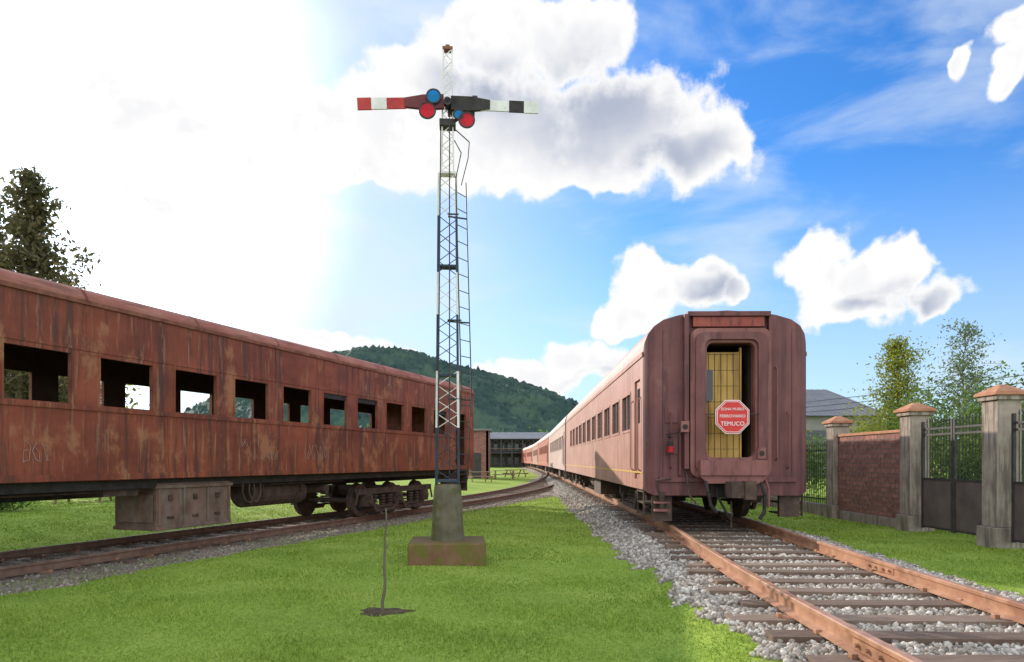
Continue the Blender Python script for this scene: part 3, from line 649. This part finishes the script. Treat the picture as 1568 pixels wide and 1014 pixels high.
# ------------------------------------------------------------ sapling
gz0=float(ground(np.array([-1.29]),np.array([7.15]))[0][0])
E=empty('sapling',(-1.29,7.15,gz0))
mb=MB(); pts=[(0,0,0)]; 
for i in range(1,11): pts.append((pts[-1][0]+random.gauss(0,.007),random.gauss(0,.006),i*.103))
for i in range(10): mb.tube(pts[i],pts[i+1],.017-.0009*i,'bark',.017-.0009*(i+1),7)
for i,(dx,dz) in((6,(.05,.08)),(8,(-.04,.07)),(4,(-.03,.05))): mb.tube(pts[i],(pts[i][0]+dx,.01,pts[i][2]+dz),.006,'bark',.003,5)
mb.obj('stem',E)
mb=MB(); vs=[(0,0,.02)]; n=28
for r,z in((.14,.015),(.25,.002)):
    for i in range(n):
        t=2*math.pi*i/n; q=r*(1+.22*math.sin(3*t+1)+.1*math.sin(7*t)+random.uniform(-.1,.1)); vs.append((q*math.cos(t),q*.8*math.sin(t),z+random.uniform(-.004,.004)))
fs=[(0,1+i,1+(i+1)%n) for i in range(n)]+[(1+i,1+n+i,1+n+(i+1)%n,1+(i+1)%n) for i in range(n)]
mb.add(vs,fs,'soil'); mb.obj('soil_patch',E)

# ------------------------------------------------------------ fence
def pillar(yc,h=2.72,xc=8.55,w=.21):
    E=empty('fence_pillar',(xc,yc,0))
    mb=MB(); mb.box(-w-.06,w+.06,-w-.06,w+.06,-.1,.34,'pillar'); mb.box(-w,w,-w,w,.34,h-.28,'pillar')
    mb.box(-w-.05,w+.05,-w-.05,w+.05,h-.28,h-.20,'pillar'); mb.box(-w-.09,w+.09,-w-.09,w+.09,h-.20,h-.15,'terra')
    a=w+.09; mb.add([(-a,-a,h-.149),(a,-a,h-.149),(a,a,h-.149),(-a,a,h-.149),(-.05,-.05,h),(.05,-.05,h),(.05,.05,h),(-.05,.05,h)],[(0,3,2,1),(4,5,6,7),(0,1,5,4),(1,2,6,5),(2,3,7,6),(3,0,4,7)],'terra')
    mb.obj('shaft_and_cap',E,bevel=.012); return E
for yv,h in((12.55,2.82),(15.25,2.72),(18.85,2.66),(9.9,2.8),(24.5,2.6),(30.3,2.6),(36.1,2.6)): pillar(yv,h)
E=empty('brick_wall'); mb=MB(); mb.box(8.45,8.65,15.47,18.63,.22,2.1,'brick'); mb.obj('panel',E)
mb=MB(); mb.box(8.40,8.70,15.53,18.57,-.1,.215,'pillar'); mb.box(8.42,8.68,15.47,18.63,2.105,2.17,'terra'); mb.obj('base_and_coping',E,bevel=.01)
def gate(a,b_,nleaf=2):
    E=empty('iron_gate',(8.55,0,0)); mb=MB()
    w=(b_-a)/nleaf
    for i in range(nleaf):
        p,q=a+i*w+.015,a+(i+1)*w-.015
        for yv in(p,q-.05): mb.box(-.025,.025,yv,yv+.05,.10,2.30,'iron')
        for z in(.12,1.10,2.12,2.0): mb.box(-.02,.02,p+.05,q-.05,z,z+.04,'iron')
        mb.box(-.006,.006,p+.05,q-.05,.16,1.10,'sheet')
        for yv in np.arange(p+.12,q-.08,.095):
            mb.tube((0,yv,1.14),(0,yv,2.28),.009,'iron',n=5); mb.tube((0,yv,2.28),(0,yv,2.38),.018,'iron',.001,5)
        for yv in np.arange(p+.16,q-.12,.19):
            for j in range(10):
                t0=2*math.pi*j/10; t1=2*math.pi*(j+1)/10; mb.tube((0,yv+.035*math.cos(t0),2.08+.035*math.sin(t0)),(0,yv+.035*math.cos(t1),2.08+.035*math.sin(t1)),.005,'iron',n=4)
    mb.obj('leaves',E); return E
gate(12.82,14.98); gate(10.17,12.28,1)
E=empty('iron_railing',(8.55,0,0)); mb=MB()
for a,b_ in((19.12,24.23),(24.77,30.03),(30.57,35.83)):
    mb.box(-.1,.1,a,b_,-.1,.3,'pillar')
    for z in(.42,1.75): mb.box(-.015,.015,a,b_,z,z+.035,'iron')
    for yv in np.arange(a+.08,b_,.12): mb.tube((0,yv,.3),(0,yv,1.9),.01,'iron',n=5); mb.tube((0,yv,1.9),(0,yv,2.0),.018,'iron',.001,5)
mb.obj('bars',E)

# ------------------------------------------------------------ trees
def leaves(P,size,k,name,parent):
    n=len(P); a=rng.normal(size=(n,3)); a/=np.linalg.norm(a,axis=1)[:,None]; b_=rng.normal(size=(n,3)); b_-= (a*b_).sum(1)[:,None]*a; b_/=np.linalg.norm(b_,axis=1)[:,None]
    s=(size*rng.uniform(.6,1.4,n))[:,None]
    V=np.stack([P-a*s,P-b_*s*.45,P+a*s,P+b_*s*.45],1).reshape(-1,3)
    return npmesh(name,V,np.arange(4*n).reshape(n,4),k,parent)
def tree(name,base,h,crown,nl,size,k,trunk=.18,nb=26,droop=0,cl=.5,lo=.25,upang=.6,cone=False):
    E=empty(name,base); mb=MB(); P=[]
    tp=[Vector((0,0,0))]
    for i in range(1,11): tp.append(Vector((random.gauss(0,h*.006)+tp[-1].x,random.gauss(0,h*.006)+tp[-1].y,h*.97*i/10)))
    for i in range(10): mb.tube(tp[i],tp[i+1],trunk*(1-i/10.5),'bark',trunk*(1-(i+1)/10.5),8)
    for i in range(nb):
        f=lo+(1-lo)*(i+.5)/nb; j=f*10; q=tp[min(int(j),9)].lerp(tp[min(int(j)+1,10)],j-int(j)); 
        an=i*2.4+random.uniform(-.4,.4); prof=math.sin(math.pi*min(1,max(.08,(f-lo)/(1-lo)*.86+.14)))**.7
        if cone: prof=.10+1.0*(1-(f-lo)/(1-lo))**.8
        ln=crown*prof*random.uniform(.6,1.2); el=upang+random.uniform(-.25,.25)
        d=Vector((math.cos(an)*math.cos(el),math.sin(an)*math.cos(el),math.sin(el))); m_=q+d*ln*.5+Vector((0,0,ln*.05)); e_=q+d*ln+Vector((0,0,-droop*ln))
        r=trunk*(1-f)*.5+.012; mb.tube(q,m_,r,'bark',r*.6,5); mb.tube(m_,e_,r*.6,'bark',.005,5)
        for t in range(3):
            c0=q.lerp(m_,.6) if t==0 else (m_ if t==1 else e_); sub=c0+Vector((random.gauss(0,.35),random.gauss(0,.35),random.gauss(0,.3)))*ln*.6
            mb.tube(c0,sub,r*.3,'bark',.004,4); 
            for c in(sub,c0.lerp(sub,.5)):
                m2=max(4,int(nl/(nb*6)*random.uniform(.3,1.7)*(.4+.6*prof))); P.append(rng.normal(size=(m2,3))*cl*np.array([1,1,.75])*(.6+.5*ln/crown)*.55+np.array(c))
    mb.obj('trunk_and_limbs',E); leaves(np.concatenate(P),size,k,'foliage',E); return E
tree('tall_tree',(-20.0,29.5,0),13.6,3.3,15000,.13,'leafO',.3,80,.1,.55,.2,.55,True)
tree('tall_tree.001',(-23.9,32,0),14.0,3.6,15000,.14,'leafO',.3,80,.1,.6,.2,.55,True)
tree('tall_tree.002',(-24.2,40,0),11.9,1.8,6000,.11,'leafO',.22,30,.1,.8,.3)
tree('young_poplar',(12.4,23,0),5.4,1.05,12000,.05,'leafY',.07,40,0,.36,.12,1.0)
tree('young_birch',(13.3,21.0,0),5.6,1.15,4500,.045,'leafB',.05,34,.1,.30,.2,.8)
tree('young_birch.001',(14.4,22.0,0),4.2,1.1,3500,.045,'leafB',.05,24,.1,.3,.2,.8)
tree('yellow_tree',(-32,52,0),7.2,3.4,9000,.16,'leafY',.2,30,0,1.2,.2)
def bush(name,c,r,n,size,k):
    E=empty(name,(c[0],c[1],0)); P=[]; mb=MB()
    for i in range(16):
        a=random.uniform(0,6.28); rad=random.random()**.5*r[0]*.75; cc=np.array([math.cos(a)*rad,math.sin(a)*rad*r[1]/r[0],r[2]*random.uniform(.25,.85)])
        mb.tube((0,0,0),tuple(cc),.02,'bark',.006,5); P.append(rng.normal(size=(n//16,3))*np.array([r[0],r[1],r[2]])*.19+cc)
    P=np.concatenate(P); P=P[P[:,2]>.02]; mb.obj('stems',E); leaves(P,size,k,'foliage',E)
bush('bush',(-15.2,20.8),(1.1,.9,1.0),5000,.05,'leafG')
bush('hedge_bush',(10.6,15.5),(1.3,2.0,2.6),10000,.05,'leafG')
bush('hedge_bush.001',(11.5,18.8),(1.8,2.0,2.9),10000,.055,'leafG')
bush('hedge_bush.002',(12.2,23.5),(1.8,2.4,3.0),8000,.055,'leafY')
bush('hedge_bush.003',(11.3,29),(1.5,3,2.2),6000,.06,'leafG')
P=[]
for i in range(420):
    x=rng.uniform(-220,230); y=rng.uniform(190,260); hh=rng.uniform(5,11)
    P.append(rng.normal(size=(60,3))*np.array([2.5,2.5,hh*.22])+np.array([x,y,hh*.55]))
P=np.concatenate(P); leaves(P,.8,'leafG','distant_trees',None)

# ------------------------------------------------------------ hills
pr=np.array([(-900,700),(0,690),(200,665),(340,610),(430,565),(500,550),(560,543),(640,547),(700,563),(760,582),(820,598),(880,615),(960,640),(1100,668),(1300,676),(1800,690),(2600,700)],float)
D=1500.; px=np.linspace(-900,2600,900); hy=np.interp(px,pr[:,0],pr[:,1]); hx=(px-CX)/F*D; hz=(HOR-hy)/F*D+CAMZ
rows=90; VV=[]
for j in range(rows):
    t=j/(rows-1); prof_=math.sin(math.pi/2*min(1,t*1.35))if t<.74 else 1-(t-.74)*1.5
    fade=math.sin(math.pi*min(1,t*1.2))if t<.42 else 1
    amp=np.clip(hz/60,.15,1)
    nz_=(rng.normal(0,3.2,len(px))*fade+6*np.sin(px*.021+j*.25)*fade+8*np.sin(px*.009-j*.17)*fade)*amp
    VV.append(np.stack([hx*(1+(t-.74)*.35)+rng.normal(0,1.5,len(px)),D+(t-.74)*560+rng.normal(0,2,len(px)),hz*prof_+nz_-6*(1-t)],1))
VV=np.concatenate(VV); idx=np.arange(rows*len(px)).reshape(rows,-1)
npmesh('hills',VV,np.stack([idx[:-1,:-1],idx[:-1,1:],idx[1:,1:],idx[1:,:-1]],-1).reshape(-1,4),'hill')

# ------------------------------------------------------------ buildings
E=empty('station_building'); mb=MB()
mb.add([(-9.3,149.5,6.0),(9.3,149.5,6.0),(9.3,163,6.0),(-9.3,163,6.0),(-9.3,156,7.6),(9.3,156,7.6)],[(0,1,5,4),(2,3,4,5),(0,4,3),(1,2,5)],'roofG')
mb.box(-9,9,150,162,5.7,5.98,'iron'); mb.box(-9,9,150,162,2.95,3.2,'iron')
for x in np.arange(-9,9.1,2.25): mb.box(x-.15,x+.15,149.9,150.2,0,5.7,'iron'); mb.tube((x,150.1,4.6),(x+1.1,150.1,5.65),.08,'iron'); mb.tube((x,150.1,4.6),(x-1.1,150.1,5.65),.08,'iron')
mb.box(-9,9,153,153.3,0,5.7,'wallD')
for x in np.arange(-8.4,8.5,1.5):
    for z in(.8,3.7): mb.box(x,x+.8,152.95,152.995,z,z+1.3,'glass'); mb.box(x-.1,x+.9,152.9,152.99,z-.12,z-.02,'wallG')
mb.box(-9,9,149.85,149.9,3.9,3.97,'wood')
mb.obj('walls_and_roof',E)
E=empty('brick_shed',(-2.9,58,0)); mb=MB(); wall(mb,-1,-.2,0,4,0,3.9,[(1.5,2.5,1.2,2.4)],'brick','inter'); wall(mb,1.0,.2,0,4,0,3.9,[(1.5,2.5,1.2,2.4)],'brick','inter')
mb.box(-.99,.99,0,.2,0,3.9,'brick'); mb.box(-.99,.99,3.8,4,0,3.9,'brick'); mb.box(-.4,.4,-.03,-.002,0,2.1,'iron'); mb.box(-1.2,1.2,-.2,4.2,3.9,4.05,'roofG'); mb.obj('walls_and_roof',E)
E=empty('warehouse'); mb=MB(); mb.box(14,31,60,85,0,5.2,'wallG')
mb.add([(13.5,59.5,5.2),(31.5,59.5,5.2),(31.5,72,8.6),(13.5,72,8.6),(13.5,86,5.2),(31.5,86,5.2)],[(0,1,2,3),(3,2,5,4),(0,3,4),(1,5,2)],'roofG')
for x in np.arange(15,31,3.2): mb.box(x,x+1.6,59.93,59.995,2.6,4.0,'glass'); mb.box(x-.1,x+1.7,59.9,59.99,2.5,2.6,'wallG')
for x in np.arange(13.7,31.4,.6):
    mb.add([(x,59.49,5.23),(x+.08,59.49,5.23),(x+.08,71.9,8.63),(x,71.9,8.63)],[(0,1,2,3)],'wallG')
mb.obj('walls_and_roof',E)
E=empty('utility_pole',(34,36,0)); mb=MB(); mb.tube((0,0,0),(0,0,7.2),.14,'bark',.10,10); mb.box(-.9,.9,-.06,.06,6.6,6.72,'bark')
for x in(-.8,0,.8): mb.tube((x,0,6.72),(x,0,6.88),.04,'signwhite',n=8)
for k,dz in enumerate((0,-.35,-.7)):
    A=Vector((-.8+.8*k,0,6.85+dz)); Bv=Vector((-26,40,6.4+dz)); pt=[A.lerp(Bv,t/16)-Vector((0,0,.8*math.sin(math.pi*t/16))) for t in range(17)]; mb.path(pt,.026,'iron',4)
mb.obj('pole_and_wires',E)
def table(x,y,rz):
    E=empty('picnic_table',(x,y,-.05),rz); mb=MB()
    for i in range(4): mb.box(-.9,.9,-.38+i*.195,-.38+i*.195+.175,.72,.76,'wood')
    for s_ in(-1,1):
        for i in range(2): mb.box(-.9,.9,s_*.72-.16+i*.16,s_*.72-.16+i*.16+.145,.42,.46,'wood')
        for x_ in(-.7,.7): mb.tube((x_,s_*.2,.72),(x_,s_*.65,0),.045,'wood',n=4)
    for x_ in(-.7,.7): mb.box(x_-.03,x_+.03,-.85,.85,.36,.42,'wood')
    mb.obj('boards',E)
for p in((-15.2,25.5,.2),(-13.3,27,.4),(-2.3,50,.4),(-.6,56,.1),(.3,62,.6)): table(*p)

# ------------------------------------------------------------ sky world
w=bpy.data.worlds.new('World'); sc.world=w; w.use_nodes=True; nt=w.node_tree; N=nt.nodes; L=nt.links
bg=N['Background']; bg.inputs['Strength'].default_value=.15; K=1/.15
w.cycles.sampling_method='MANUAL'; w.cycles.sample_map_resolution=512
sky=N.new('ShaderNodeTexSky'); sky.sky_type='NISHITA'; sky.sun_disc=False; sky.sun_elevation=SEL; sky.sun_rotation=SAZ; sky.air_density=1.0; sky.dust_density=.7; sky.ozone_density=2.0
def angs(px_,py_):
    u=(px_-CX)/F; v=(HOR-py_)/F; return math.atan(u),math.atan2(v,math.sqrt(1+u*u))
blobs=[(760,55,140,90),(880,60,105,90),(655,125,90,72),(610,200,165,88),(495,180,76,52),(545,250,95,46),(760,200,230,115),(940,200,230,112),(1080,225,95,75),(860,262,180,48),(1130,215,42,60),
 (985,430,66,66),(1060,435,75,34),(960,490,48,34),(1110,440,34,20),(1268,415,75,68),(1345,418,72,62),(1300,468,110,46),(1425,448,52,36),
 (865,550,75,50),(810,580,75,34),(935,560,75,40),(735,572,40,24),(520,530,95,30),(600,548,80,18),(383,230,36,16),
 (1560,45,62,52),(1562,110,44,34),(1465,100,26,24),(300,205,60,34),(180,160,190,70),(210,295,80,22)]
def vm(op,a,b_=None):
    n=N.new('ShaderNodeVectorMath'); n.operation=op
    for i,s_ in enumerate((a,b_)):
        if s_ is None: continue
        if isinstance(s_,tuple): n.inputs[i].default_value=s_
        else: L.new(s_,n.inputs[i])
    return n
def mm(op,a,b_=0.,c=None):
    n=N.new('ShaderNodeMath'); n.operation=op
    for i,s_ in enumerate((a,b_,c)):
        if s_ is None: continue
        if isinstance(s_,(int,float)): n.inputs[i].default_value=s_
        else: L.new(s_,n.inputs[i])
    return n.outputs[0]
def mrg(v,a,b_,c=0.,d=1.,sm=True):
    n=N.new('ShaderNodeMapRange'); n.interpolation_type='SMOOTHSTEP' if sm else 'LINEAR'; n.inputs[1].default_value=a; n.inputs[2].default_value=b_; n.inputs[3].default_value=c; n.inputs[4].default_value=d; L.new(v,n.inputs[0]); return n.outputs[0]
tc=N.new('ShaderNodeTexCoord'); sp=N.new('ShaderNodeSeparateXYZ'); L.new(tc.outputs['Generated'],sp.inputs[0])
az=mm('ARCTAN2',sp.outputs[0],sp.outputs[1]); el=mm('ARCSINE',sp.outputs[2])
cb=N.new('ShaderNodeCombineXYZ'); L.new(az,cb.inputs[0]); L.new(el,cb.inputs[1]); P0=cb.outputs[0]
n1=N.new('ShaderNodeTexNoise'); n1.noise_dimensions='2D'; n1.inputs['Scale'].default_value=11; n1.inputs['Detail'].default_value=3; L.new(P0,n1.inputs['Vector'])
wp=vm('SUBTRACT',n1.outputs['Color'],(.5,.5,.5)); wp=vm('MULTIPLY',wp.outputs[0],(.09,.07,0)); wp=vm('ADD',P0,wp.outputs[0])
def field(bl):
    cur=None
    for (px_,py_,rx,ry) in bl:
        a0,e0=angs(px_,py_); a1,_=angs(px_+rx,py_); _,e1=angs(px_,py_-ry)
        s_=vm('SUBTRACT',wp.outputs[0],(a0,e0,0)); s_=vm('MULTIPLY',s_.outputs[0],(1/abs(a1-a0),1/abs(e1-e0),0)); ln=vm('LENGTH',s_.outputs[0])
        v=mm('SUBTRACT',1.0,ln.outputs['Value'])
        cur=v if cur is None else mm('SMOOTH_MAX',cur,v,.15)
    return cur
cur=field(blobs)
shade=field([(910,165,210,115),(760,140,130,70),(1040,235,120,50),(1075,445,60,24),(1400,455,80,40),(925,590,80,22),(1345,460,60,24)])
n2=N.new('ShaderNodeTexNoise'); n2.noise_dimensions='2D'; n2.inputs['Scale'].default_value=19; n2.inputs['Detail'].default_value=8; n2.inputs['Roughness'].default_value=.6; L.new(P0,n2.inputs['Vector'])
bil=mm('SUBTRACT',n2.outputs['Fac'],.5)
Fd=mm('ADD',cur,mm('MULTIPLY',bil,.85))
alpha=mrg(Fd,.02,.30)
dark=mm('MULTIPLY',mrg(mm('ADD',shade,mm('MULTIPLY',bil,.3)),-.3,.9,0.,.9),mrg(Fd,.12,.7))
soft=mm('MULTIPLY',mrg(n2.outputs['Fac'],.62,.38),mrg(Fd,.2,.7,0.,.18))
dark=mm('MAXIMUM',dark,soft)
def mix(f,a,b_,mode='MIX'):
    n=N.new('ShaderNodeMix'); n.data_type='RGBA'; n.blend_type=mode
    for i,s_ in((0,f),(6,a),(7,b_)):
        if isinstance(s_,(int,float)): n.inputs[i].default_value=s_
        elif isinstance(s_,tuple): n.inputs[i].default_value=(*s_,1)
        else: L.new(s_,n.inputs[i])
    return n.outputs[2]
hs=N.new('ShaderNodeHueSaturation'); hs.inputs['Saturation'].default_value=1.25; hs.inputs['Value'].default_value=1.25; L.new(sky.outputs[0],hs.inputs['Color'])
base=mix(1.0,hs.outputs[0],(.48,.86,1.25),'MULTIPLY')
mp=N.new('ShaderNodeMapping'); mp.inputs['Rotation'].default_value=(0,0,.5); mp.inputs['Scale'].default_value=(2.2,6,1); L.new(P0,mp.inputs[0])
nz1=N.new('ShaderNodeTexNoise'); nz1.noise_dimensions='2D'; nz1.inputs['Scale'].default_value=1.6; nz1.inputs['Detail'].default_value=6; nz1.inputs['Roughness'].default_value=.55; nz1.inputs['Distortion'].default_value=.3; L.new(mp.outputs[0],nz1.inputs['Vector'])
sunv=(math.sin(SAZ)*math.cos(SEL),math.cos(SAZ)*math.cos(SEL),math.sin(SEL))
dt=vm('DOT_PRODUCT',tc.outputs['Generated'],sunv).outputs['Value']
near=mrg(dt,.66,.97)
ci=mm('MULTIPLY',mrg(nz1.outputs['Fac'],.44,.75),.5)
hz_=mrg(el,0.0,.40,.62,0.)
back_fill=mrg(sp.outputs[1],.15,-.25,0.,.85)  # added bright veil in the unseen sky behind the camera, fills shaded sides
glow=mm('MULTIPLY',near,mrg(nz1.outputs['Fac'],.3,.65,.80,.97))
# combine haze layers smoothly: 1-(1-a)(1-b)
def scr(a,b_): return mm('SUBTRACT',1.0,mm('MULTIPLY',mm('SUBTRACT',1.0,a),mm('SUBTRACT',1.0,b_)))
veil=mm('MAXIMUM',scr(scr(ci,hz_),glow),back_fill)
vb=mm('ADD',mrg(dt,.90,.998,.98,3.0),mrg(sp.outputs[1],.1,-.3,0.,1.2))  # veil brightness: glare around the sun, plus the added fill behind the camera
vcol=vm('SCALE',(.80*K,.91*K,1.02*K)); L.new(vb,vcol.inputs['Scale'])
warm=mix(back_fill,vcol.outputs[0],(1.0,.93,.84),'MULTIPLY')  # warm tint for the added fill only
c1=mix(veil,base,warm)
ccol=mix(dark,(1.05*K,1.04*K,1.03*K),(.40*K,.46*K,.60*K))
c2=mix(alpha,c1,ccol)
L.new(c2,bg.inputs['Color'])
sun=bpy.data.lights.new('sun','SUN'); sun.energy=5; sun.angle=math.radians(.6); sun.color=(1,.91,.78)
so=bpy.data.objects.new('sun',sun); COL.objects.link(so); so.rotation_euler=(-Vector(sunv)).to_track_quat('-Z','Y').to_euler()
# ------------------------------------------------------------ camera
cam=bpy.data.cameras.new('camera'); co=bpy.data.objects.new('camera',cam); COL.objects.link(co); co.location=(0,0,CAMZ); co.rotation_euler=(math.pi/2,0,0)
cam.sensor_width=36; cam.lens=36*F/1568; cam.shift_y=(HOR-507)/1568; cam.clip_end=12000; cam.clip_start=.05
sc.camera=co
